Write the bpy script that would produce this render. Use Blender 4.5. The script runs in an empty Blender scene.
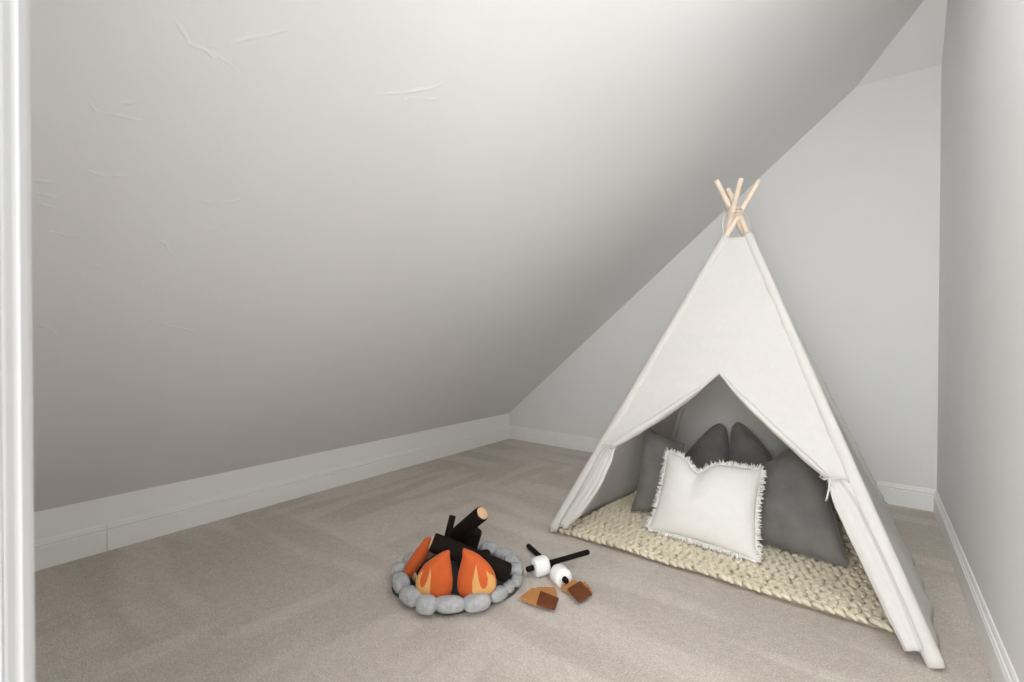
import bpy, bmesh, math, random
from mathutils import Vector as V, noise, geometry
random.seed(7)
C = bpy.context.scene.collection
PI = math.pi

# ------------------------------------------------------------------ camera frame (1024 x 682)
CAM = V((0, 0, 1.1))
RX = V((0.79083194, 0.61202981, 0.00208593)); UP = V((-0.00763214, 0.0064538, 0.99995005)); FW = V((-0.61198578, 0.79080836, -0.00977497))
FPX = 464.15
def ray(x, y): return FW*FPX + RX*(x-512) - UP*(y-341)
def at_z(x, y, z=0.0):
    d = ray(x, y); return CAM + d*((z-CAM.z)/d.z)
def at_y(x, y, Y):
    d = ray(x, y); return CAM + d*(Y/d.y)
def at_d(x, y, depth):
    return CAM + ray(x, y)*(depth/FPX)
def depth_of(p): return (V(p)-CAM).dot(FW)

# ------------------------------------------------------------------ object helpers
ORG = {}
def mesh_obj(name, verts, faces, mat, parent=None, smooth=True, origin=None, uvs=None):
    verts = [V(v) for v in verts]
    if origin is None:
        xs = [v.x for v in verts]; ys = [v.y for v in verts]; zs = [v.z for v in verts]
        origin = V(((min(xs)+max(xs))/2, (min(ys)+max(ys))/2, min(zs)))
    origin = V(origin)
    me = bpy.data.meshes.new(name)
    me.from_pydata([v-origin for v in verts], [], faces)
    if smooth: me.polygons.foreach_set('use_smooth', [True]*len(me.polygons))
    for m in (mat if isinstance(mat, (list, tuple)) else [mat]): me.materials.append(m)
    me.update()
    o = bpy.data.objects.new(name, me); C.objects.link(o)
    ORG[o.name] = origin
    if parent is not None:
        o.parent = parent; o.location = origin - ORG[parent.name]
    else: o.location = origin
    return o
def fix_normals(o):
    bm = bmesh.new(); bm.from_mesh(o.data)
    bmesh.ops.recalc_face_normals(bm, faces=bm.faces); bm.to_mesh(o.data); bm.free(); return o
def empty(name, loc, label, cat, group=None):
    o = bpy.data.objects.new(name, None); C.objects.link(o); o.location = loc; o.empty_display_size = .1
    ORG[o.name] = V(loc); tag(o, label, cat, group); return o
def tag(o, label, cat, group=None, kind=None):
    if label: o['label'] = label
    if cat: o['category'] = cat
    if group: o['group'] = group
    if kind: o['kind'] = kind
    return o
def struct(o, label, cat):
    o['kind'] = 'structure'; o['label'] = label; o['category'] = cat; return o

class MB:
    def __init__(s): s.v = []; s.f = []
    def add(s, vs, fs):
        b = len(s.v); s.v += [V(v) for v in vs]; s.f += [tuple(i+b for i in f) for f in fs]
    def box(s, a, b):
        x0, y0, z0 = a; x1, y1, z1 = b
        s.add([(x0,y0,z0),(x1,y0,z0),(x1,y1,z0),(x0,y1,z0),(x0,y0,z1),(x1,y0,z1),(x1,y1,z1),(x0,y1,z1)],
              [(0,3,2,1),(4,5,6,7),(0,1,5,4),(1,2,6,5),(2,3,7,6),(3,0,4,7)])
    def prism(s, poly, vec):
        n = len(poly); vec = V(vec); p = [V(q) for q in poly]
        s.add(p+[q+vec for q in p], [tuple(range(n))[::-1], tuple(range(n, 2*n))]+[(i, (i+1) % n, n+(i+1) % n, n+i) for i in range(n)])
    def grid(s, rows, closed=False):
        m = len(rows[0]); vs = [p for r in rows for p in r]; fs = []
        for i in range(len(rows)-1):
            for j in range(m if closed else m-1):
                k = (j+1) % m
                fs.append((i*m+j, i*m+k, (i+1)*m+k, (i+1)*m+j))
        s.add(vs, fs)
    def tube(s, pts, rad, n=10, ref=None, ratio=1.0, caps=True, mod=None, round_caps=False):
        """swept ring; rad: number or list; ratio: second half-axis / first; ref: direction of the first axis"""
        pts = [V(p) for p in pts]; N = len(pts)
        if not isinstance(rad, (list, tuple)): rad = [rad]*N
        rows = []; prev = None
        for i, p in enumerate(pts):
            t = (pts[min(i+1, N-1)]-pts[max(i-1, 0)]).normalized()
            if ref is not None: a = V(ref)
            elif prev is not None: a = prev
            else: a = V((0, 0, 1)) if abs(t.z) < .9 else V((1, 0, 0))
            a = (a-t*a.dot(t)).normalized(); b = t.cross(a); prev = a
            rr = ratio[i] if isinstance(ratio, (list, tuple)) else ratio
            row = []
            for j in range(n):
                th = 2*PI*j/n; r = rad[i]*(mod(i/(N-1), th) if mod else 1)
                row.append(p+a*(r*math.cos(th))+b*(r*rr*math.sin(th)))
            rows.append(row)
        b0 = len(s.v); s.grid(rows, True)
        if caps:
            s.v.append(pts[0]); s.f += [(len(s.v)-1, b0+(j+1) % n, b0+j) for j in range(n)]
            e = b0+(N-1)*n
            s.v.append(pts[-1]); s.f += [(len(s.v)-1, e+j, e+(j+1) % n) for j in range(n)]
    def obj(s, name, mat, parent=None, smooth=True, origin=None): return mesh_obj(name, s.v, s.f, mat, parent, smooth, origin)

def lerp(a, b, t): return a+(b-a)*t
def vnoise(p, sc, seed=0): return noise.noise(V(p)*sc+V((seed*7.3, seed*3.1, seed*5.7)))
def smooth01(x): x = max(0, min(1, x)); return x*x*(3-2*x)
def solidify(o, t, off=0):
    m = o.modifiers.new('thickness', 'SOLIDIFY'); m.thickness = t; m.offset = off; return o
def bevel(o, w, seg=2):
    m = o.modifiers.new('bevel', 'BEVEL'); m.width = w; m.segments = seg; m.limit_method = 'ANGLE'; return o

# ------------------------------------------------------------------ materials
def mat(name, col, rough=.7, var=.05, vscale=30, bump=0., bscale=200, bdist=.002, sheen=0., col2=None, spec=.3, trans=0.):
    m = bpy.data.materials.new(name); m.use_nodes = True; nt = m.node_tree; N = nt.nodes; L = nt.links
    bs = N['Principled BSDF']; bs.inputs['Roughness'].default_value = rough
    bs.inputs['Specular IOR Level'].default_value = spec
    if sheen:
        bs.inputs['Sheen Weight'].default_value = sheen; bs.inputs['Sheen Roughness'].default_value = .4
    tc = N.new('ShaderNodeTexCoord')
    nz = N.new('ShaderNodeTexNoise'); nz.inputs['Scale'].default_value = vscale; nz.inputs['Detail'].default_value = 4
    L.new(tc.outputs['Object'], nz.inputs['Vector'])
    mx = N.new('ShaderNodeMix'); mx.data_type = 'RGBA'
    c2 = col2 or tuple(max(0, c*(1-2*var)) for c in col)
    c1 = col if col2 else tuple(min(1, c*(1+2*var)) for c in col)
    mx.inputs[6].default_value = (*c2, 1); mx.inputs[7].default_value = (*c1, 1)
    L.new(nz.outputs['Fac'], mx.inputs[0]); L.new(mx.outputs[2], bs.inputs['Base Color'])
    if bump:
        n2 = N.new('ShaderNodeTexNoise'); n2.inputs['Scale'].default_value = bscale; n2.inputs['Detail'].default_value = 3
        L.new(tc.outputs['Object'], n2.inputs['Vector'])
        bp = N.new('ShaderNodeBump'); bp.inputs['Strength'].default_value = bump; bp.inputs['Distance'].default_value = bdist
        L.new(n2.outputs['Fac'], bp.inputs['Height']); L.new(bp.outputs['Normal'], bs.inputs['Normal'])
    if trans:
        tr = N.new('ShaderNodeBsdfTranslucent'); L.new(mx.outputs[2], tr.inputs['Color'])
        ms = N.new('ShaderNodeMixShader'); ms.inputs[0].default_value = trans
        L.new(bs.outputs[0], ms.inputs[1]); L.new(tr.outputs[0], ms.inputs[2])
        L.new(ms.outputs[0], N['Material Output'].inputs['Surface'])
    return m

M_wall = mat('wall_paint', (.77, .77, .763), .75, .012, 2.5, .12, 60, .003)
M_knee = mat('knee_wall_paint', (.84, .84, .832), .6, .01, 3, .08, 60, .002)
M_trim = mat('trim_paint', (.84, .838, .825), .4, .01, 5, .0)
M_trim_dim = mat('trim_paint_darkened', (.47, .47, .466), .5, .01, 5)  # white frame paint, darkened to offset overexposure from the hall lights
M_canvas = mat('canvas_cloth', (.735, .717, .685), .85, .02, 40, .25, 500, .0008, trans=.18)
M_wood = mat('pale_pine', (.80, .665, .53), .55, .10, 18, .1, 120, .0008)
M_rope = mat('rope', (.72, .66, .56), .9, .08, 60, .3, 400, .001)
M_velvet = mat('grey_velvet', (.172, .163, .155), .75, .22, 9, .25, 260, .0012, sheen=.25)
M_linen = mat('white_linen', (.74, .725, .695), .9, .02, 30, .35, 300, .001)
M_fringe = mat('white_fringe', (.80, .785, .75), .95, .04, 60)
M_knit = mat('cream_yarn', (.70, .63, .49), .95, .09, 14, .4, 220, .002)
M_stone = mat('grey_felt', (.42, .43, .435), .95, .22, 45, .4, 250, .0015)
M_mat = mat('charcoal_felt', (.07, .07, .07), .95, .1, 50, .3, 250, .001)
M_bark = mat('dark_brown_felt', (.014, .0095, .008), .9, .2, 30, .3, 200, .001, spec=.12)
M_flame = mat('orange_felt', (.64, .125, .03), .9, .05, 20, .3, 300, .001, sheen=.1)
M_yellow = mat('yellow_felt', (.76, .40, .14), .9, .05, 20, .3, 300, .001)
M_marsh = mat('white_plush', (.88, .88, .86), .9, .015, 30, .5, 130, .003)
M_crack = mat('tan_felt', (.52, .235, .075), .85, .10, 25, .3, 250, .001)
M_choc = mat('brown_felt', (.135, .040, .012), .7, .14, 20, .3, 200, .001)

def cut_mat():
    m = mat('log_end_felt', (.66, .44, .27), .9, .05, 40); nt = m.node_tree; N = nt.nodes; L = nt.links
    tc = N.new('ShaderNodeTexCoord'); w = N.new('ShaderNodeTexWave'); w.wave_type = 'RINGS'; w.rings_direction = 'SPHERICAL'
    w.inputs['Scale'].default_value = 34; w.inputs['Distortion'].default_value = 1.5
    L.new(tc.outputs['Object'], w.inputs['Vector'])
    mx = N.new('ShaderNodeMix'); mx.data_type = 'RGBA'
    mx.inputs[6].default_value = (.60, .37, .21, 1); mx.inputs[7].default_value = (.72, .50, .32, 1)
    L.new(w.outputs['Fac'], mx.inputs[0]); L.new(mx.outputs[2], N['Principled BSDF'].inputs['Base Color'])
    return m
M_cut = cut_mat()

def plaster_mat():
    m = mat('sloped_plaster', (.77, .77, .763), .62, .012, 2, 0); nt = m.node_tree; N = nt.nodes; L = nt.links
    tc = N.new('ShaderNodeTexCoord'); bs = N['Principled BSDF']
    a = N.new('ShaderNodeTexNoise'); a.inputs['Scale'].default_value = 3.5; a.inputs['Detail'].default_value = 5
    b = N.new('ShaderNodeTexNoise'); b.inputs['Scale'].default_value = 45
    L.new(tc.outputs['Object'], a.inputs['Vector']); L.new(tc.outputs['Object'], b.inputs['Vector'])
    ad = N.new('ShaderNodeMath'); ad.operation = 'MULTIPLY_ADD'; ad.inputs[1].default_value = .12
    L.new(b.outputs['Fac'], ad.inputs[0]); L.new(a.outputs['Fac'], ad.inputs[2])
    bp = N.new('ShaderNodeBump'); bp.inputs['Strength'].default_value = .25; bp.inputs['Distance'].default_value = .01
    L.new(ad.outputs[0], bp.inputs['Height']); L.new(bp.outputs['Normal'], bs.inputs['Normal'])
    return m
M_plaster = plaster_mat()

def carpet_mat():
    m = bpy.data.materials.new('beige_carpet'); m.use_nodes = True; nt = m.node_tree; N = nt.nodes; L = nt.links
    bs = N['Principled BSDF']; bs.inputs['Roughness'].default_value = 1; bs.inputs['Specular IOR Level'].default_value = .1
    tc = N.new('ShaderNodeTexCoord')
    def nz(scale, detail=3, vec=None, rough=.5):
        n = N.new('ShaderNodeTexNoise'); n.inputs['Scale'].default_value = scale; n.inputs['Detail'].default_value = detail
        n.inputs['Roughness'].default_value = rough
        L.new(vec or tc.outputs['Object'], n.inputs['Vector']); return n
    def mapv(rot, sc):
        mp = N.new('ShaderNodeMapping'); mp.inputs['Rotation'].default_value = (0, 0, rot); mp.inputs['Scale'].default_value = sc
        L.new(tc.outputs['Object'], mp.inputs['Vector']); return mp.outputs['Vector']
    def ramp(src, a, b):
        r = N.new('ShaderNodeMapRange'); r.interpolation_type = 'SMOOTHSTEP'
        r.inputs['From Min'].default_value = a; r.inputs['From Max'].default_value = b
        L.new(src, r.inputs['Value']); return r.outputs['Result']
    def math_(op, a, b):
        q = N.new('ShaderNodeMath'); q.operation = op
        for i, s in enumerate((a, b)):
            if isinstance(s, (int, float)): q.inputs[i].default_value = s
            else: L.new(s, q.inputs[i])
        return q.outputs[0]
    fine = nz(150, 5, None, .85); mid = nz(45, 3)
    # brushed pile: nap tracks left by a vacuum cleaner
    t1 = ramp(nz(1.0, 1, mapv(.04, (.75, 5.0, 1))).outputs['Fac'], .44, .56)
    t2 = ramp(nz(1.0, 1, mapv(.35, (5.0, .9, 1))).outputs['Fac'], .45, .55)
    pick = ramp(nz(.7, 1).outputs['Fac'], .42, .58)
    tr = N.new('ShaderNodeMix'); L.new(pick, tr.inputs[0]); L.new(t1, tr.inputs[2]); L.new(t2, tr.inputs[3])
    f = math_('ADD', math_('MULTIPLY', fine.outputs['Fac'], .80), math_('MULTIPLY', mid.outputs['Fac'], .14))
    f = math_('ADD', f, math_('MULTIPLY', tr.outputs[0], .055))
    mx = N.new('ShaderNodeMix'); mx.data_type = 'RGBA'
    mx.inputs[6].default_value = (.40, .35, .303, 1); mx.inputs[7].default_value = (.885, .81, .735, 1)
    L.new(ramp(f, .28, .80), mx.inputs[0]); L.new(mx.outputs[2], bs.inputs['Base Color'])
    bp = N.new('ShaderNodeBump'); bp.inputs['Strength'].default_value = .6; bp.inputs['Distance'].default_value = .006
    L.new(fine.outputs['Fac'], bp.inputs['Height']); L.new(bp.outputs['Normal'], bs.inputs['Normal'])
    return m
M_carpet = carpet_mat()

# ------------------------------------------------------------------ the room
XL, XR, YB, ZK = -3.0909, .3344, 3.9495, .2728
S1, ZC, S2 = .8451, 2.8057, .909
XC = XL+(ZC-ZK)/S1; YF = -.08; YIN = .04
b = MB(); b.box((XL-.1, YF-1.2, -.08), (XR+.1, YB+.1, 0))
struct(b.obj('floor', M_carpet, smooth=False), 'beige cut-pile carpet with vacuum tracks covering the room', 'floor')
b = MB(); b.box((XL-.1, YF, 0), (XL, YB+.1, ZK+.0))
struct(b.obj('wall_left', M_knee, smooth=False), 'low pale knee wall under the sloped ceiling', 'wall')
b = MB(); b.prism([(XL-.1, YB, 0), (XR+.1, YB, 0), (XR+.1, YB, ZC), (XC, YB, ZC), (XL, YB, ZK), (XL-.1, YB, ZK)], (0, .1, 0))
struct(b.obj('wall_back', M_wall, smooth=False), 'light grey gable-shaped wall behind the teepee', 'wall')
b = MB(); b.box((XR, YF, 0), (XR+.1, YB+.1, 3.4))
struct(b.obj('wall_right', M_wall, smooth=False), 'tall light grey wall to the right of the teepee', 'wall')
DX0, DX1, DZ = -.5, .26, 2.03
b = MB(); b.box((XL-.1, YF, 0), (DX0-.02, YIN, 3.4)); b.box((DX1+.02, YF, 0), (XR+.1, YIN, 3.4)); b.box((DX0-.02, YF, DZ+.02), (DX1+.02, YIN, 3.4))
struct(b.obj('wall_front', M_wall, smooth=False), 'light grey wall around the doorway', 'wall')

# ceiling: the long slope (with trowel ridges) and the short slope above the back wall
b = MB()
def slope(x, y): return V((x, y, ZK+S1*(x-XL)))
SN = V((S1, 0, -1)).normalized()                       # into the room
xe = XR+.12
b.add([slope(XL-.0, YF), slope(xe, YF), slope(xe, YB+.1), slope(XL-.0, YB+.1)], [(0, 3, 2, 1)])
b.add([slope(XL, YF)-SN*.1, slope(xe, YF)-SN*.1, slope(xe, YB+.1)-SN*.1, slope(XL, YB+.1)-SN*.1], [(0, 1, 2, 3)])
yy = YB-.9
b.add([(XC-.9, YB, ZC), (XR+.1, YB, ZC), (XR+.1, yy, ZC+S2*(YB-yy)), (XC-.9, yy, ZC+S2*(YB-yy))], [(0, 1, 2, 3)])
def on_slope(x, y):
    d = ray(x, y); P0 = slope(XL, 0); t = (P0-CAM).dot(SN)/d.dot(SN); return CAM+d*t
ridges = [[(168, 14), (178, 28), (188, 44), (205, 50), (222, 58), (240, 72)], [(205, 47), (232, 44), (262, 34), (288, 29)], [(212, 52), (230, 63), (250, 66)],
          [(84, 94), (96, 110), (118, 116), (142, 120)], [(118, 103), (134, 99)], [(88, 170), (110, 176), (132, 174)], [(34, 178), (44, 180), (56, 182)], [(34, 192), (58, 198)],
          [(36, 202), (54, 207)], [(50, 231), (64, 235), (80, 234)], [(262, 284), (284, 282)], [(146, 318), (170, 326), (208, 334)], [(376, 95), (400, 92), (424, 90), (444, 83)], [(404, 99), (424, 97), (440, 98)],
          [(196, 200), (220, 203), (242, 199)], [(160, 240), (172, 252)], [(184, 234), (226, 225)], [(498, 303), (522, 300)], [(446, 268), (468, 260)], [(36, 322), (50, 328), (56, 335)], [(404, 207), (412, 200)], [(86, 265), (104, 266)]]
for k, rd in enumerate(ridges):
    pts = []
    for i in range(len(rd)-1):
        for j in range(4): pts.append((lerp(rd[i][0], rd[i+1][0], j/4), lerp(rd[i][1], rd[i+1][1], j/4)))
    pts.append(rd[-1])
    P = [on_slope(*q) for q in pts]; rows = []
    for i, p in enumerate(P):
        t = (P[min(i+1, len(P)-1)]-P[max(i-1, 0)]).normalized(); s = t.cross(SN)
        w = .009*(math.sin(PI*(i+.5)/len(P))**.5)*(1+.5*vnoise(p, 40, k)); h = .0014*max(.05, .6+1.3*vnoise(p, 45, k+9))
        p = p+s*(.010*vnoise(p, 28, k+4))
        rows.append([p+s*w-SN*.0005, p+s*w*.35+SN*h, p-s*w*.1+SN*h*.8, p-s*w-SN*.0005])
    b.grid(rows)
o = b.obj('ceiling', M_plaster, smooth=False)
struct(o, 'sloped grey plaster ceiling with trowel marks', 'ceiling')

# baseboards
T, BH, G = .0152, .139, .1047
PROF = [(0, 0), (T, 0), (T, G-.005), (T-.007, G-.002), (T-.007, G+.004), (T-.001, G+.007), (T-.001, G+.013), (T-.006, G+.017), (T-.0075, G+.026), (T-.011, BH), (0, BH)]
def board(name, p0, p1, inn, label, cuts=()):
    p0, p1, inn = V(p0), V(p1), V(inn); d = (p1-p0); Ln = d.length; d /= Ln; bb = MB()
    e = [0]+[c for q in cuts for c in (q-.0012, q+.0012)]+[Ln]
    for i in range(0, len(e), 2):
        bb.prism([p0+d*e[i]+inn*a+V((0, 0, z)) for a, z in PROF], d*(e[i+1]-e[i]))
    return struct(fix_normals(bb.obj(name, M_trim, smooth=False)), label, 'baseboard')
jy = at_z(107, 551, 0).y
board('baseboard_left', (XL, YIN, 0), (XL, YB, 0), (1, 0, 0), 'long white moulded baseboard along the low knee wall', (jy-YIN,))
board('baseboard_back', (XL, YB, 0), (XR, YB, 0), (0, -1, 0), 'white moulded baseboard along the gable wall behind the teepee')
board('baseboard_right', (XR, YIN, 0), (XR, YB, 0), (-1, 0, 0), 'white moulded baseboard along the tall wall right of the teepee')

# door frame the camera looks through
dr = empty('door_1', (DX0, 0, 0), 'white painted door frame at the left edge of the view', 'door frame'); dr['kind'] = 'structure'
b = MB(); b.box((DX0-.02, YF-.002, 0), (DX0, .0392, DZ)); bevel(b.obj('jamb', M_trim_dim, dr, False), .002)
b = MB(); b.box((DX1, YF-.002, 0), (DX1+.02, .046, DZ)); bevel(b.obj('jamb', M_trim_dim, dr, False), .002)
b = MB(); b.box((DX0-.02, YF-.002, DZ), (DX1+.02, .046, DZ+.02)); bevel(b.obj('jamb', M_trim_dim, dr, False), .002)
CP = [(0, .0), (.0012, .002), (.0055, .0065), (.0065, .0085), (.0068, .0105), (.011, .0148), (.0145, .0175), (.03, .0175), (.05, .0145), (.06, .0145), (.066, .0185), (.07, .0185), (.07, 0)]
b = MB(); b.prism([(DX0-x, YIN-.0005+y, 0) for x, y in CP], (0, 0, DZ+.03)); fix_normals(b.obj('casing', M_trim_dim, dr, False))
b = MB(); b.prism([(DX1+.006+x, YIN+y, 0) for x, y in CP], (0, 0, DZ+.03)); fix_normals(b.obj('casing', M_trim_dim, dr, False))
b = MB(); b.prism([(DX0-.07, YIN+y, DZ+.006+x) for x, y in CP], (DX1-DX0+.14, 0, 0)); fix_normals(b.obj('casing', M_trim_dim, dr, False))

# ------------------------------------------------------------------ teepee
FL, FR, BR, BL = at_z(550.5, 533, 0), at_z(938, 670.5, 0), V((.108, 3.473, 0)), V((-1.28, 3.56, 0))
AX = V((-.595, 2.81, 1.79))
tp = empty('teepee', ((FL+FR+BL+BR)/4), 'white canvas play teepee on wooden poles in the corner', 'play tent')
def tip(foot, px, off):
    cross = AX+V(off); g = foot.lerp(cross, 2.0/1.79); return at_d(px[0], px[1], depth_of(g))
POLES = {'FL': (FL, tip(FL, (759.5, 180), (0, -.01, 0))), 'FR': (FR, tip(FR, (728, 189), (0, -.01, 0))),
         'BR': (BR, tip(BR, (716, 180), (0, .01, 0))), 'BL': (BL, tip(BL, (741.5, 178), (0, .01, 0)))}
for k, (a, c) in POLES.items():
    d = (c-a).normalized(); a2 = a+d*.012; L_ = (c-a2).length
    ts = [0, .004, .01]+[.01+(L_-.02)*i/24 for i in range(1, 25)]+[L_-.005, L_]
    rs = [.009, .0125, .0138]+[.0138]*24+[.0125, .009]
    b = MB(); b.tube([a2+d*t for t in ts], rs, 14); b.obj('pole', M_wood, tp)
def on_pole(k, z):
    a, c = POLES[k]; return a.lerp(c, (z-a.z)/(c.z-a.z))
ZT = 1.642
cen = (FL+FR+BL+BR)/4
def sleeve(k, ref, r1=.0255, r0=.0225, ratio=.74, puck=0, out=0, z0=.022):
    N = 90; pts = []; rs = []
    for i in range(N+1):
        z = lerp(z0, ZT+.018, i/N); p = on_pole(k, z); pts.append(p)
        r = lerp(r1, r0, smooth01(z/1.5)); rs.append(r)
    def mod(t, th):
        v = 1+.05*noise.noise(V((t*22, math.cos(th), math.sin(th)+ord(k[0])+2*ord(k[1]))))
        if puck: v += puck*abs(math.sin(t*N*.5*PI*.85))*max(0, math.cos(th-out))**2*(.6+.6*noise.noise(V((t*37, 3, 1))))*(1-smooth01((t-.62)/.15))
        return v
    b = MB(); b.tube(pts, rs, 18, ref=ref, ratio=ratio, caps=False, mod=mod)
    return solidify(b.obj('pole_sleeve', M_canvas, tp), .0016)
sleeve('FL', (FR-FL)); sleeve('FR', (FR-FL), z0=.006); sleeve('BR', (BR-FR), puck=.75, out=-PI/2); sleeve('BL', (BR-BL))

OPEN = V((-.596, 2.467, .91)); TIEL = V((-1.115, 2.334, .498)); TIER = V((-.125, 2.29, .521))
fn = (FR-FL).cross(AX-FL).normalized()
if fn.y > 0: fn = -fn                                # outwards (towards the viewer)
def front_disp(p):
    z = p.z
    edge = smooth01((ZT-z)/.4)
    w = .010*vnoise((p.x*1.0, 0, p.z*7), 1.6, 1)+.005*vnoise((p.x*1.6, 0, p.z*15), 1.5, 2)
    return p+fn*(w*edge+.008)
def fpl(x, y, lift=0):
    d = ray(x, y); t = (FL-CAM).dot(fn)/d.dot(fn); return CAM+d*t+fn*lift
FLAPC = {'FL': [(613, 446), (606, 460), (596, 482), (580, 507), (565, 526)], 'FR': [(833, 478), (847, 505), (868, 548), (892, 601), (914, 650)]}
FLAPC = {k: [fpl(*q) for q in v] for k, v in FLAPC.items()}
def flap_at(P, z):
    for a, c in zip(P, P[1:]):
        if a.z >= z >= c.z: return a.lerp(c, (a.z-z)/(a.z-c.z))
    return P[0] if z > P[0].z else P[-1]
def front_panel():
    global OPEN
    b = MB(); NC = 40; zo = OPEN.z
    fr_split = (OPEN-on_pole('FL', zo)).length/(on_pole('FR', zo)-on_pole('FL', zo)).length
    nl = int(NC*fr_split); cols = [fr_split*i/nl for i in range(nl+1)]+[lerp(fr_split, 1, i/(NC-nl)) for i in range(1, NC-nl+1)]
    OPEN = on_pole('FL', zo).lerp(on_pole('FR', zo), fr_split)
    R = 46; rows = []
    for i in range(R+1):
        z = lerp(ZT, zo, i/R); a, c = on_pole('FL', z), on_pole('FR', z)
        rows.append([front_disp(a.lerp(c, s)) for s in cols])
    b.grid(rows)
    for k, tie, sl in (('FL', TIEL, slice(0, nl+1)), ('FR', TIER, slice(nl, NC+1))):
        cs = cols[sl]; rows = []; R2 = 34
        for i in range(R2+1):
            t = i/R2; z = lerp(zo, tie.z, t); e = OPEN.lerp(tie, t)
            # the tied edge sags a little between apex and tie
            e = e+V((0, 0, -.012*math.sin(PI*t)))
            a = on_pole(k, z); row = []
            for s in cs:
                u = (s-cs[0])/(cs[-1]-cs[0])
                p = a.lerp(e, u) if k == 'FL' else e.lerp(a, u)
                row.append(front_disp(p))
            rows.append(row)
        for i in range(1, 25):                       # the strip between pole and tied flap
            t = i/24; z = lerp(tie.z, .03, t); a = on_pole(k, z); foot = FLAPC[k]
            e = flap_at(foot, z); row = []
            e = tie.lerp(e, smooth01(t/.25))
            for s in cs:
                u = (s-cs[0])/(cs[-1]-cs[0])
                p = a.lerp(e, u) if k == 'FL' else e.lerp(a, u)
                row.append(p+fn*.004*(1-t)+(front_disp(p)-p)*(1-smooth01(t/.3)))
            rows.append(row)
        b.grid(rows)
    o = b.obj('front_panel', M_canvas, tp)
    bm = bmesh.new(); bm.from_mesh(o.data); bmesh.ops.remove_doubles(bm, verts=bm.verts, dist=.001); bm.to_mesh(o.data); bm.free()
    return solidify(o, .002)
front_obj = front_panel()

def side_panel(name, k0, k1, out, bulge, hem, seed):
    b = MB(); NR, NCC = 60, 44; rows = []; out = V(out)
    for i in range(NR+1):
        z = lerp(ZT, .004, i/NR); a, c = on_pole(k0, z), on_pole(k1, z); row = []
        for j in range(NCC+1):
            s = j/NCC; p = a.lerp(c, s)
            w = math.sin(PI*s)**.7
            low = smooth01((.55-z)/.55)
            p = p+out*(w*(bulge*low+hem*low**2*(.5+.9*noise.noise(V((s*7, seed, .3))))+.010*vnoise((p.x*2, p.y*2, p.z*5), 1.3, seed)*smooth01((ZT-z)/.4)))
            if i == NR: p.z = .004+.006*abs(noise.noise(V((s*9, seed, 0))))
            row.append(p)
        rows.append(row)
    b.grid(rows); return solidify(b.obj(name, M_canvas, tp), .002)
side_panel('side_panel', 'FR', 'BR', (1, 0, 0), .018, .045, 3)
side_panel('side_panel', 'BL', 'FL', (-1, 0, 0), -.012, .01, 5)
side_panel('back_panel', 'BR', 'BL', (0, 1, 0), -.01, .01, 8)

# rolled hems along the opening and the tied door flaps
def hem_roll(tie, side, seed):
    pts, rs = [], []
    for i in range(41):
        t = i/40; e = OPEN.lerp(tie, t)+V((0, 0, -.012*math.sin(PI*t)))
        pts.append(e+fn*(.020)+V((side*-.002, 0, -.008*smooth01(t/.2)))); rs.append((.009+.017*smooth01(t/.35))*(1-.45*smooth01((t-.8)/.2)))
    b = MB()
    b.tube(pts, rs, 16, ref=V((side, 0, 1.0)), ratio=.55, mod=lambda t, th: 1+.10*math.cos(3*th+t*4+seed)+.06*noise.noise(V((t*12, th, seed))))
    return b.obj('opening_hem', M_canvas, front_obj)
hem_roll(TIEL, 1, 1); hem_roll(TIER, -1, 2)
def flap(pts, rs, seed, ratio=.6):
    P = []; R_ = []; n = len(pts)-1
    for i in range(n):
        for j in range(10): P.append(pts[i].lerp(pts[i+1], j/10)); R_.append(lerp(rs[i], rs[i+1], smooth01(j/10)))
    P.append(pts[-1]); R_.append(rs[-1])
    # smooth the line
    for _ in range(6): P = [P[0]]+[(P[i-1]+P[i]*2+P[i+1])/4 for i in range(1, len(P)-1)]+[P[-1]]
    b = MB()
    b.tube(P, R_, 40, ref=(FR-FL), ratio=ratio, mod=lambda t, th: 1+.16*math.cos(4*th+seed+1.5*t)*(.5+.5*(1-t))+.08*math.cos(7*th-2*t)+.05*noise.noise(V((t*6, math.cos(th)*2, seed))))
    return b.obj('door_flap', M_canvas, tp)
flapL = flap([fpl(613, 446, .014), fpl(606, 460, .012), fpl(596, 482, .012), fpl(580, 507, .014), fpl(565, 526, .02)], [.022, .038, .042, .038, .026], 1)
flapR = flap([fpl(833, 478, .014), fpl(847, 505, .012), fpl(868, 548, .012), fpl(892, 601, .014), fpl(914, 650, .022)], [.020, .038, .040, .036, .028], 2)
def cord(pole_k, tie, tails, seed):
    b = MB(); p = on_pole(pole_k, tie.z); c = tie+(p-tie)*.22; w = .042
    xd = (FR-FL).normalized()
    ring = [c+xd*(w*math.cos(a))+fn*(.010+.030*math.sin(a))+V((0, 0, .006*math.sin(2*a))) for a in [2*PI*i/32 for i in range(33)]]
    b.tube(ring, .0035, 8)
    k = tie+fn*.036
    for s in (-1, 1):
        b.tube([k, k+V((s*.02, -.004, .014)), k+V((s*.034, -.004, .0)), k+V((s*.02, -.004, -.010)), k], .0034, 8)
    for tx, L_ in tails:
        b.tube([k+V((tx*t*t, -.006*t, -L_*t)) for t in (0, .25, .5, .75, 1)], [.0036, .0036, .0036, .0038, .003], 8)
    b.obj('tie_cord', M_canvas, flapL if pole_k == 'FL' else flapR)
cord('FL', TIEL, [(.01, .03), (.02, .035)], 1); cord('FR', TIER, [(-.012, .095), (.03, .05)], 2)

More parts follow.
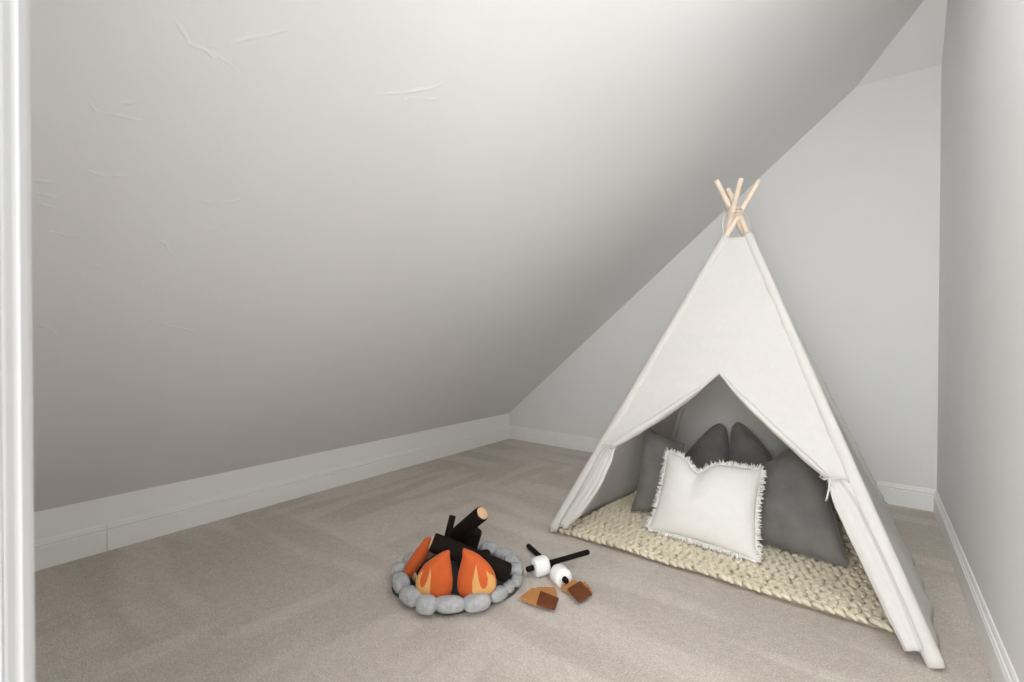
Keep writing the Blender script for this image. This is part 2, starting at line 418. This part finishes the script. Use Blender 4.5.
# rope lashing
b = MB(); cc = AX+V((-.016, -.012, .004))
for i in range(5):
    tz = -.015+.008*i; rr = .040+.003*math.sin(i*2)
    b.tube([cc+V((rr*math.cos(a), rr*.95*math.sin(a), tz+.010*math.sin(a+i))) for a in [2*PI*j/28 for j in range(29)]], .0032, 7)
p0 = cc+V((-.03, -.03, -.01))
b.tube([p0, p0+V((-.012, -.01, -.03)), p0+V((-.018, -.012, -.07)), p0+V((-.010, -.015, -.11)), p0+V((-.006, -.016, -.16))], .0028, 7)
p1 = cc+V((.03, -.028, -.005))
b.tube([p1, p1+V((.03, 0, -.012)), p1+V((.052, .002, -.05)), p1+V((.058, .004, -.10)), p1+V((.045, .006, -.135))], .0016, 6)
b.obj('rope_lashing', M_rope, tp)

# ------------------------------------------------------------------ knitted blanket
def blanket_z(x, y):
    z = .004
    # rumpled pile in the far right corner
    d = math.hypot((x+.06)/.15, (y-3.08)/.24); z += .20*smooth01(1-d/1.35)*(1+.5*vnoise((x, y, 0), 11, 4))
    z += .006*(1+vnoise((x, y, 0), 4, 2))
    return max(z, .003)
def stitch(b, p, t, s, n, Ln, w):
    """one leg of a stitch: a fat bent strand"""
    pts = [p-t*Ln*.5+n*.000, p-t*Ln*.22+n*.006, p+t*Ln*.12+n*.007, p+t*Ln*.5+n*.0]
    b.tube(pts, [w*.42, w*.98, w, w*.45], 7, ref=n, ratio=1.0)
b = MB(); rowh = .038; st = .036
y0 = 2.212; nrow = 31
def xlim(y):
    f = (y-2.157)/(3.5-2.157); return lerp(-1.385, -1.245, f)+.03, lerp(.165, .075, f)-.085+.02*vnoise((y, 0, 0), 3, 1)
for r in range(nrow):
    y = y0+r*rowh; xa, xb = xlim(y); n = int((xb-xa)/st)
    for i in range(n+1):
        x = xa+i*st+(.5*st if r % 2 else 0)*.6
        jx, jy = .006*random.uniform(-1, 1), .005*random.uniform(-1, 1)
        wob = .016*vnoise((x, y, 0), 2.5, 7)
        z = blanket_z(x, y)
        zx = (blanket_z(x+.02, y)-z)/.02; zy = (blanket_z(x, y+.02)-z)/.02
        nrm = V((-zx, -zy, 1)).normalized()
        for s in (-1, 1):
            ang = s*(.50+.12*random.uniform(-1, 1))
            t = V((math.cos(ang), math.sin(ang), 0)); t = (t-nrm*t.dot(nrm)).normalized()
            p = V((x+jx, y+jy+wob+s*rowh*.24, z+.011+.003*random.random()))
            stitch(b, p, t, s, nrm, .047, .0118*(1+.12*random.uniform(-1, 1)))
    # edging braid
# dense backing under the stitches
rows = []
for r in range(30):
    y = lerp(y0-.012, y0+(nrow-1)*rowh, r/29); xa, xb = xlim(y)
    rows.append([V((x, y+.016*vnoise((x, y, 0), 2.5, 7), blanket_z(x, y)+.004)) for x in [lerp(xa-.01, xb+.02, j/40) for j in range(41)]])
b.grid(rows)
tag(b.obj('knitted_blanket', M_knit, None), 'cream chunky knit blanket spread on the carpet inside the teepee', 'blanket')

# ------------------------------------------------------------------ pillows
def pillow_geo(BLc, BRc, TRc, TLc, T_, chop=0, pinch=.07, N=34, seed=0, chopx=0, chopw=.35, wr=.007, power=.42, bow=0, rnd=.05):
    BLc, BRc, TRc, TLc = map(V, (BLc, BRc, TRc, TLc))
    nrm = ((BRc-BLc)+(TRc-TLc)).cross((TLc-BLc)+(TRc-BRc)).normalized()
    if nrm.y > 0: nrm = -nrm
    def P(u, v, side):
        ue = u*(1-pinch*(1-v*v)); ve = v*(1-pinch*(1-u*u))
        top = smooth01((v+.35)/1.35)
        ve -= chop*math.exp(-((u-chopx)/chopw)**2)*top
        k_ = 1-rnd*abs(u*v)**3; ue *= k_; ve *= k_
        a, c = (ue+1)/2, (ve+1)/2
        m = BLc.lerp(BRc, a).lerp(TLc.lerp(TRc, a), c)
        e = max(0, (1-u*u)*(1-v*v))
        h = T_*e**power
        h *= 1-.35*chop*2*math.exp(-((u-chopx)/(chopw*.8))**2)*top
        crease = .004*chop*4*math.exp(-((u-chopx)/.12)**2)*smooth01((v+.6)/1.4)
        q = m+nrm*(side*(h-crease*(e**.3))+bow*(1-u*u)*(1-v*v))
        w = wr*(vnoise((u*1.3, v*1.3, side), 1.7, seed)+.6*vnoise((u*3, v*3, side), 1.8, seed+3))
        return q+nrm*side*w*e**.3
    xs = [math.sin(PI/2*(2*i/N-1)) for i in range(N+1)]
    return P, xs
def make_pillow(name, mt, args, label, cat='pillow', group=None, parent=None, **kw):
    P, xs = pillow_geo(*args, **kw); N = len(xs); vs = []; fs = []; idx = {}
    for side in (1, -1):
        for i, v in enumerate(xs):
            for j, u in enumerate(xs):
                rim = i in (0, N-1) or j in (0, N-1)
                if rim and side == -1: idx[(side, i, j)] = idx[(1, i, j)]; continue
                idx[(side, i, j)] = len(vs); vs.append(P(u, v, side if not rim else 0))
    for side in (1, -1):
        for i in range(N-1):
            for j in range(N-1):
                f = (idx[(side, i, j)], idx[(side, i, j+1)], idx[(side, i+1, j+1)], idx[(side, i+1, j)])
                fs.append(f if side == 1 else f[::-1])
    o = fix_normals(mesh_obj(name, vs, fs, mt, parent))
    if parent is None: tag(o, label, cat, group)
    # piped seam round the rim
    rim = [P(u, -1, 0) for u in xs]+[P(1, v, 0) for v in xs[1:]]+[P(u, 1, 0) for u in xs[::-1][1:]]+[P(-1, v, 0) for v in xs[::-1][1:]]
    return o, rim
GP = 'grey velvet pillows in the teepee'
ZP = .054
# four grey velvet pillows
SPECS = [
 ((at_z(631, 511, ZP), at_z(690, 524, ZP), at_y(684, 444, 2.83), at_y(646, 424, 2.74), .070), dict(chop=-.05, pinch=.12, seed=1, chopx=.0, rnd=.0),
  'grey velvet pillow leaning at the left inside the teepee, half behind the white pillow'),
 ((at_z(672, 500, ZP+.01), at_z(726, 505, ZP+.01), at_y(727, 415, 3.29), at_y(680, 462, 3.24), .085), dict(chop=.0, pinch=-.07, seed=2, rnd=.17),
  'grey velvet pillow at the back, left one of the two standing corner to corner'),
 ((at_z(733, 505, ZP+.01), at_z(781, 512, ZP+.01), at_y(777, 461, 3.22), at_y(731, 414, 3.28), .085), dict(chop=.0, pinch=-.07, seed=3, rnd=.17),
  'grey velvet pillow at the back, right one of the two standing corner to corner'),
 ((at_z(737, 537, ZP), at_z(852, 570, ZP), at_y(812, 436, 2.92), at_y(752, 466, 2.84), .095), dict(chop=.10, pinch=.035, seed=4, chopx=-.38, chopw=.3),
  'large grey velvet pillow to the right of the white fringed pillow'),
]
for a, kw, lab in SPECS:
    o, rim = make_pillow('throw_pillow', M_velvet, a, lab, group=GP, **kw)
    b = MB(); b.tube(rim, .0035, 6, caps=False); b.obj('seam', M_velvet, o)
o, rim = make_pillow('throw_pillow', M_linen, (at_z(649, 529, ZP), at_z(757, 561, ZP), at_y(762, 470, 2.60), at_y(668, 452, 2.61), .075), 'white linen pillow with frayed fringe in front of the grey ones',
    group=None, chop=.34, pinch=.07, seed=9, chopx=-.26, chopw=.24, rnd=0)
b = MB(); ctr = sum(rim, V())/len(rim); seg = []
for i in range(len(rim)-1):
    n = max(1, int((rim[i+1]-rim[i]).length/.0026))
    for j in range(n): seg.append((rim[i].lerp(rim[i+1], j/n), (rim[i+1]-rim[i]).normalized()))
pn = (rim[len(rim)//4]-rim[0]).cross(rim[len(rim)//2]-rim[0]).normalized()
for p, t in seg:
    out = t.cross(pn); out = out if out.dot(p-ctr) > 0 else -out
    out = (out*.8+(p-ctr).normalized()*.4).normalized()
    d = (out+t*random.uniform(-.5, .5)+pn*random.uniform(-.55, .55)).normalized(); L_ = random.uniform(.016, .034)*(.45 if p.z < .06 else 1)
    d2 = (d+V((random.uniform(-.5, .5), random.uniform(-.5, .5), random.uniform(-.7, .3)))*.6).normalized()
    b.tube([p-out*.006, p+d*L_*.5, p+d*L_*.5+d2*L_*.5], [.0036, .0032, .0016], 5)
b.obj('fringe', M_fringe, o)

# ------------------------------------------------------------------ plush campfire
FC = V((-1.465, 1.505, 0))
ring = empty('stone_fire_ring', FC, 'grey plush stone ring on a round felt mat under the toy fire', 'toy')
b = MB(); n = 72; top = []; bot = []
view = math.atan2(-1.505, 1.465)
for i in range(n):
    a = 2*PI*i/n; r = .281-.022*max(0, math.cos(a-view))**2-.012*max(0, math.cos(a+.05))**4+.006*math.sin(5*a)+.004*math.sin(11*a)
    top.append(FC+V((r*math.cos(a), r*math.sin(a), .016))); bot.append(FC+V(((r+.004)*math.cos(a), (r+.004)*math.sin(a), .001)))
b.grid([[FC+V((0, 0, .001))+(q-FC-V((0, 0, .001)))*.0 for q in bot], bot, [q+V((0, 0, .008)) for q in bot], top, [FC+V((0, 0, .016))+(q-FC-V((0, 0, .016)))*.0 for q in top]], True)
fix_normals(b.obj('base_mat', M_mat, ring))
def blob(c, ax, ay, az, rot, seed, e=.8, rough=.07):
    vs, fs = [], []; nu, nv = 20, 12
    for i in range(nv+1):
        ph = -PI/2+PI*i/nv
        for j in range(nu):
            th = 2*PI*j/nu
            sp = lambda x: math.copysign(abs(x)**e, x)
            d = V((sp(math.cos(ph))*sp(math.cos(th)), sp(math.cos(ph))*sp(math.sin(th)), sp(math.sin(ph))))
            d *= 1+rough*noise.noise(d*1.6+V((seed*3.7, seed*1.9, seed)))
            q = V((d.x*ax, d.y*ay, d.z*az)); ca, sa = math.cos(rot), math.sin(rot)
            vs.append(c+V((q.x*ca-q.y*sa, q.x*sa+q.y*ca, q.z)))
    for i in range(nv):
        for j in range(nu):
            k = (j+1) % nu; fs.append((i*nu+j, i*nu+k, (i+1)*nu+k, (i+1)*nu+j))
    return vs, fs
# (pixel of the middle, half length along the ring, half width across it)
ST = [((401, 583), .060, .040, .040), ((411, 596), .056, .042, .040), ((426.5, 604.5), .044, .040, .042), ((449.5, 604), .066, .040, .036), ((477, 602), .060, .042, .038),
      ((498, 594), .046, .034, .032), ((509, 586.5), .034, .028, .026), ((517, 580.5), .036, .028, .026), ((516, 570), .044, .036, .034), ((512, 562), .050, .042, .034), ((503, 554), .050, .044, .032), ((489, 549.5), .052, .044, .032), ((398.5, 570), .044, .038, .038)]
for i, (q, a, c, h) in enumerate(ST):
    p = at_z(q[0], q[1], .014+h*.75); ang = math.atan2(p.y-FC.y, p.x-FC.x)+PI/2
    vs, fs = blob(V((p.x, p.y, .014+h*.75)), a*.97, c*.92, h*.8, ang, i+1); mesh_obj('stone', vs, fs, M_stone, ring)
for i, adeg in enumerate((98, 118, 138, 157, 175, 195)):
    a = math.radians(adeg); p = FC+V((.255*math.cos(a), .255*math.sin(a), .040))
    vs, fs = blob(p, .048, .04, .030, a+PI/2, i+30); mesh_obj('stone', vs, fs, M_stone, ring)

def log(p0, p1, r, label, cut0=True, cut1=True, seed=0, twig=None, rot=0):
    p0, p1 = V(p0), V(p1); d = (p1-p0).normalized(); L_ = (p1-p0).length; N = 22
    ts = [.0, .004, .012]+[lerp(.012, L_-.012, i/N) for i in range(1, N)]+[L_-.012, L_-.004, L_]
    rs = [r*.86, r*.97, r]+[r]*(N-1)+[r, r*.97, r*.86]
    b = MB(); b.tube([p0+d*t for t in ts], rs, 24, caps=True, mod=lambda t, th: 1+.05*noise.noise(V((t*4, math.cos(th)*1.6, math.sin(th)*1.6+seed))))
    o = b.obj('plush_log', M_bark, None); tag(o, label, 'toy log', 'logs of the toy campfire')
    for on, p, s in ((cut0, p0, -1), (cut1, p1, 1)):
        if not on: continue
        e = d*s; b = MB(); b.tube([p-e*.002, p+e*.003, p+e*.0055, p+e*.007], [r*.86, r*.85, r*.55, r*.1], 24)
        b.obj('cut_end', M_cut, o, origin=p+e*.004)
    return o
# stacked logs
log(at_d(441, 548, 2.22), at_d(482.5, 513.0, 2.06), .034, 'dark brown plush log on top of the fire, tan end pointing up to the right', seed=1)
log(at_d(432, 541.5, 1.985), at_z(509, 573.0, .085), .039, 'dark brown plush log lying across the front of the fire above the flames', seed=2, cut1=False)
log(at_d(464, 560, 2.19), at_d(473.5, 529, 2.19), .044, 'dark brown plush log standing behind, under the topmost log', seed=3, cut0=False, cut1=False)
log(at_d(444, 552, 2.10), at_d(452.7, 515.5, 2.17), .0155, 'thin dark brown plush stick standing upright left of the topmost log', seed=4, cut0=False, cut1=False)
log(at_d(464, 560, 2.23), at_d(489, 555.5, 2.20), .030, 'dark plush log end peeking out behind the right end of the front log', seed=5, cut0=False, cut1=False)
log(at_z(414.5, 576.5, .048), at_z(440, 566, .05), .027, 'dark plush log on the mat, small tan end showing beside the left flame', seed=6)

def flame(rows_px, depth, thick, label, yellow=None, ysub=None, tilt=0):
    rows_px = [(V((a[0], a[1])), V((c[0], c[1]))) for a, c in rows_px]
    # resample rows smoothly (Catmull-Rom)
    def cr(p0, p1, p2, p3, t): return .5*((2*p1)+(p2-p0)*t+(2*p0-5*p1+4*p2-p3)*t*t+(3*p1-p0-3*p2+p3)*t**3)
    R_ = []; n = len(rows_px)
    for i in range(n-1):
        g = [rows_px[max(i-1, 0)], rows_px[i], rows_px[i+1], rows_px[min(i+2, n-1)]]
        for j in range(5):
            t = j/5; R_.append((cr(*[q[0] for q in g], t), cr(*[q[1] for q in g], t)))
    R_.append(rows_px[-1]); wmax = max((c-a).length for a, c in R_)
    hf = V((FW.x, FW.y, 0)).normalized(); nC = 22
    def thk(a, c): return thick*((c-a).length/wmax)**.55
    front, back = [], []
    for a, c in R_:
        T_ = thk(a, c); fr_, bk = [], []
        for j in range(nC+1):
            u = -math.cos(PI*j/nC); q = a.lerp(c, (u+1)/2); base = at_d(q.x, q.y, depth)
            h = T_*math.sqrt(max(0, 1-u*u))
            fr_.append(base-hf*h); bk.append(base+hf*h)
        front.append(fr_); back.append(bk)
    b = MB(); rows = [f+k[::-1][1:-1] for f, k in zip(front, back)]
    b.grid(rows, True)
    m = len(rows[0]); N = len(rows)
    b.f.append(tuple(range(m))[::-1]); b.f.append(tuple(range((N-1)*m, N*m)))
    o = fix_normals(b.obj('plush_flame', M_flame)); tag(o, label, 'toy flame', 'flames of the toy campfire')
    if yellow:
        poly = [V(q) for q in yellow]; edge = []
        for i in range(len(poly)):
            p, q = poly[i], poly[(i+1) % len(poly)]; k = max(1, int((q-p).length/.8))
            for j in range(k): edge.append(p.lerp(q, j/k))
        pts = list(edge); ne = len(edge); xs = [p.x for p in poly]; ys = [p.y for p in poly]
        x = min(xs)
        while x < max(xs):
            y = min(ys)
            while y < max(ys):
                ins = False; j = ne-1
                for i in range(ne):
                    if (edge[i].y > y) != (edge[j].y > y) and x < (edge[j].x-edge[i].x)*(y-edge[i].y)/(edge[j].y-edge[i].y)+edge[i].x: ins = not ins
                    j = i
                if ins and min((e-V((x, y))).length for e in edge) > .5: pts.append(V((x, y)))
                y += 1.0
            x += 1.0
        res = geometry.delaunay_2d_cdt(pts, [], [tuple(range(ne))], 1, 1e-4)
        vs = []
        for q in res[0]:
            best = None
            for i in range(len(R_)-1):
                (a, c), (a2, c2) = R_[i], R_[i+1]
                ym, ym2 = (a.y+c.y)/2, (a2.y+c2.y)/2
                if ym <= q.y <= ym2: f = (q.y-ym)/max(1e-6, ym2-ym); best = (a.lerp(a2, f), c.lerp(c2, f)); break
            if best is None: best = R_[0] if q.y < R_[0][0].y else R_[-1]
            a, c = best; u = max(-1, min(1, 2*(q.x-a.x)/max(1e-6, c.x-a.x)-1))
            h = thk(a, c)*math.sqrt(1-u*u)+.0022
            vs.append(at_d(q.x, q.y, depth)-hf*h)
        y_ = fix_normals(mesh_obj('yellow_flame_patch', vs, [tuple(f) for f in res[2]], M_yellow, o)); solidify(y_, .002)
    return o
def r1(rows): return [((385+a/5.683, 500+y/5.683), (385+c/5.683, 500+y/5.683)) for y, a, c in rows]
def c1(pts, x0, y0, s): return [(x0+x/s, y0+y/s) for x, y in pts]
d1 = depth_of(at_z(440, 596, .035)); d2 = depth_of(at_z(464, 596, .035)); d3 = depth_of(at_z(409, 576, .05))
flame(r1([(288, 356, 366), (300, 322, 370), (315, 296, 369), (340, 258, 371), (380, 214, 377), (420, 188, 382), (460, 176, 385), (500, 180, 382), (535, 200, 374), (560, 238, 352), (575, 270, 325)]), d1, .042,
      'orange plush flame with yellow tongue, front left in the stone ring',
      c1([(330, 372), (302, 395), (275, 430), (254, 480), (258, 520), (272, 560), (300, 600), (335, 625), (400, 640), (408, 560), (411, 470), (414, 395), (406, 322), (398, 362), (386, 410), (374, 445), (358, 480), (340, 512), (318, 518), (306, 490), (306, 450), (316, 410)], 390, 530, 9.743))
flame(r1([(277, 444, 452), (290, 440, 482), (305, 440, 516), (330, 438, 553), (370, 428, 594), (410, 418, 620), (450, 412, 633), (490, 411, 632), (520, 417, 610), (542, 430, 565), (560, 446, 500)]), d2, .042,
      'orange plush flame with yellow tongues, front right in the stone ring',
      c1([(522, 342), (510, 390), (500, 440), (500, 490), (508, 528), (560, 530), (610, 508), (630, 482), (632, 448), (618, 418), (594, 398), (576, 380), (586, 420), (584, 455), (572, 474), (556, 472), (544, 450), (536, 420), (528, 380)], 385, 500, 5.683))
flame([((424.5, 538.5), (431, 540)), ((420, 544.5), (431, 549)), ((413.5, 553), (427, 558)), ((407.5, 562), (420.5, 566.5)), ((404.2, 570), (415.5, 572)), ((405, 576), (412, 577)), ((407, 578.5), (410, 579))], d3+.02, .040,
      'orange plush flame seen edge-on, leaning at the left behind the front flame')

# ------------------------------------------------------------------ roasting sticks, marshmallows, crackers, chocolate
def stick(p0, p1, r, label):
    p0, p1 = V(p0), V(p1); d = (p1-p0).normalized(); L_ = (p1-p0).length
    ts = [0, .003, .008]+[lerp(.008, L_-.008, i/12) for i in range(1, 12)]+[L_-.008, L_-.003, L_]
    rs = [r*.6, r*.9, r]+[r]*11+[r, r*.9, r*.6]
    b = MB(); b.tube([p0+d*t for t in ts], rs, 14, mod=lambda t, th: 1+.05*noise.noise(V((t*6, th, 1))))
    return tag(b.obj('roasting_stick', M_bark), label, 'toy stick', 'roasting sticks')
MR = .043
M1 = at_z(540.5, 566, MR+.003); M2 = at_z(560, 574.5, MR-.002)
Bl, Br = at_z(525.5, 568, MR), at_z(589, 551.8, MR+.022)
dB = (Br-Bl).normalized(); Bl = M1-dB*((M1-Bl).length); 
Ab, Af = at_z(528, 545.5, .013), at_z(567, 581.5, MR-.004)
dA = (Af-Ab).normalized(); M2 = Ab+dA*((M2-Ab).dot(dA)); M1 = Bl+dB*((M1-Bl).dot(dB))
stick(Bl, Br, .0125, 'dark plush stick whose right end points at the teepee, skewering the left marshmallow')
stick(Ab, Af, .0125, 'dark plush stick pointing back toward the left, skewering the right marshmallow')
def marsh(c, d, label):
    h = .036; pr = [(-h+.010, .0145), (-h+.002, .020), (-h, .034), (-h+.004, .039), (-h+.012, MR-.001), (-.010, MR), (.010, MR), (h-.012, MR-.001), (h-.004, .039), (h, .034), (h-.002, .020), (h-.010, .0145)]
    b = MB(); b.tube([c+d*t for t, r in pr], [r for t, r in pr], 28, caps=False, mod=lambda t, th: 1+.035*noise.noise(V((t*3, math.cos(th)*1.5, math.sin(th)*1.5)))+.012*math.cos(12*th))
    return tag(b.obj('toy_marshmallow', M_marsh), label, 'toy marshmallow', 'marshmallows on the sticks')
marsh(M1, dB, 'white plush marshmallow nearer the stone ring, left of the two'); marsh(M2, dA, 'white plush marshmallow beside the crackers, right of the two')
def tile(name, m, corners, th, label, cat, group):
    cs = [V(c) for c in corners]; n = (cs[1]-cs[0]).cross(cs[3]-cs[0]).normalized()
    if n.z < 0: n = -n
    NG = 8; rows = []
    def P(u, v, w): return cs[0].lerp(cs[1], u).lerp(cs[3].lerp(cs[2], u), v)+n*w
    b = MB(); b.add([P(0, 0, 0), P(1, 0, 0), P(1, 1, 0), P(0, 1, 0), P(0, 0, th), P(1, 0, th), P(1, 1, th), P(0, 1, th)], [(0, 3, 2, 1), (4, 5, 6, 7), (0, 1, 5, 4), (1, 2, 6, 5), (2, 3, 7, 6), (3, 0, 4, 7)])
    o = fix_normals(b.obj(name, m, smooth=False)); bevel(o, .0022, 2); return tag(o, label, cat, group)
GC, GH = 'toy crackers', 'toy chocolate squares'
def Z(q, z): return at_z(q[0], q[1], z)
# left pile
def sq(q0, q1, z, size=None, flip=1):
    a, c = Z(q0, z), Z(q1, z); e = c-a; s = V((-e.y, e.x, 0))*flip
    if size: s = s.normalized()*size
    return [a, c, c+s, a+s]
tile('toy_cracker', M_crack, sq((537.5, 600.5), (557.5, 600.5), .001, .088), .010, 'tan felt cracker showing behind the brown square nearest the stone ring', 'toy cracker', GC)
tile('toy_cracker', M_crack, sq((519.5, 599.5), (537.5, 606.8), .012, .096), .010, 'tan felt cracker sticking out left of the brown square nearest the stone ring', 'toy cracker', GC)
tile('toy_chocolate', M_choc, [Z((536.3, 605.3), .022), Z((554.6, 610.6), .014), Z((558.6, 600.0), .026), Z((540.3, 592.6), .034)], .011, 'dark brown felt square on the cracker pile nearest the stone ring', 'toy chocolate', GH)
# right pile
tile('toy_cracker', M_crack, sq((571, 596.5), (592.5, 594.0), .001, .085), .010, 'tan felt cracker showing behind the right-hand brown square, on its far side', 'toy cracker', GC)
tile('toy_cracker', M_crack, sq((560.3, 589.5), (579.5, 596.5), .012, .088), .010, 'tan felt cracker sticking out left of the right-hand brown square, next to the marshmallow', 'toy cracker', GC)
tile('toy_chocolate', M_choc, [Z((567.3, 590.6), .023), Z((578.8, 603.2), .014), Z((592.3, 595.4), .024), Z((580.5, 582.8), .034)], .011, 'dark brown felt square turned to a diamond on the right-hand cracker pile', 'toy chocolate', GH)

# ------------------------------------------------------------------ light, world, camera
def fill_light(name, loc, energy, radius, col=(.97, .985, 1)):
    l = bpy.data.lights.new(name, 'POINT'); l.energy = energy; l.shadow_soft_size = radius; l.color = col
    o = bpy.data.objects.new(name, l); o.location = loc; C.objects.link(o); return o
fill_light('room_fill', (.1, 1.3, 2.68), 22, .2); fill_light('hall_fill', (.1, -.9, 1.95), 56, .25)  # unseen point fills, added and fitted to the brightness of the room
al = bpy.data.lights.new('hall_soft_fill', 'AREA'); al.shape = 'RECTANGLE'; al.size = 2.2; al.size_y = 1.9; al.energy = 95; al.color = (.97, .985, 1)  # unseen soft fill added in the hall, shining in through the doorway
ao = bpy.data.objects.new('hall_soft_fill', al); ao.location = (-.1, -1.9, 1.7); ao.rotation_euler = (math.radians(90), 0, 0); C.objects.link(ao)
w = bpy.data.worlds.new('World'); bpy.context.scene.world = w; w.use_nodes = True
w.node_tree.nodes['Background'].inputs[0].default_value = (.97, .985, 1, 1); w.node_tree.nodes['Background'].inputs[1].default_value = 4.7

cd = bpy.data.cameras.new('Camera'); cam = bpy.data.objects.new('Camera', cd); C.objects.link(cam)
cd.sensor_width = 36; cd.lens = FPX/1024*36; cd.clip_start = .02
from mathutils import Matrix
m3 = Matrix((RX, UP, -FW)).transposed(); cam.matrix_world = Matrix.Translation(CAM) @ m3.to_4x4()
cd.dof.use_dof = True; cd.dof.focus_distance = 2.4; cd.dof.aperture_fstop = 5.0
sc = bpy.context.scene; sc.camera = cam
sc.view_settings.view_transform = 'Standard'; sc.view_settings.look = 'None'; sc.view_settings.gamma = 1; sc.view_settings.use_curve_mapping = False
sc.view_settings.exposure = 0
sc.cycles.diffuse_bounces = 8; sc.cycles.max_bounces = 12
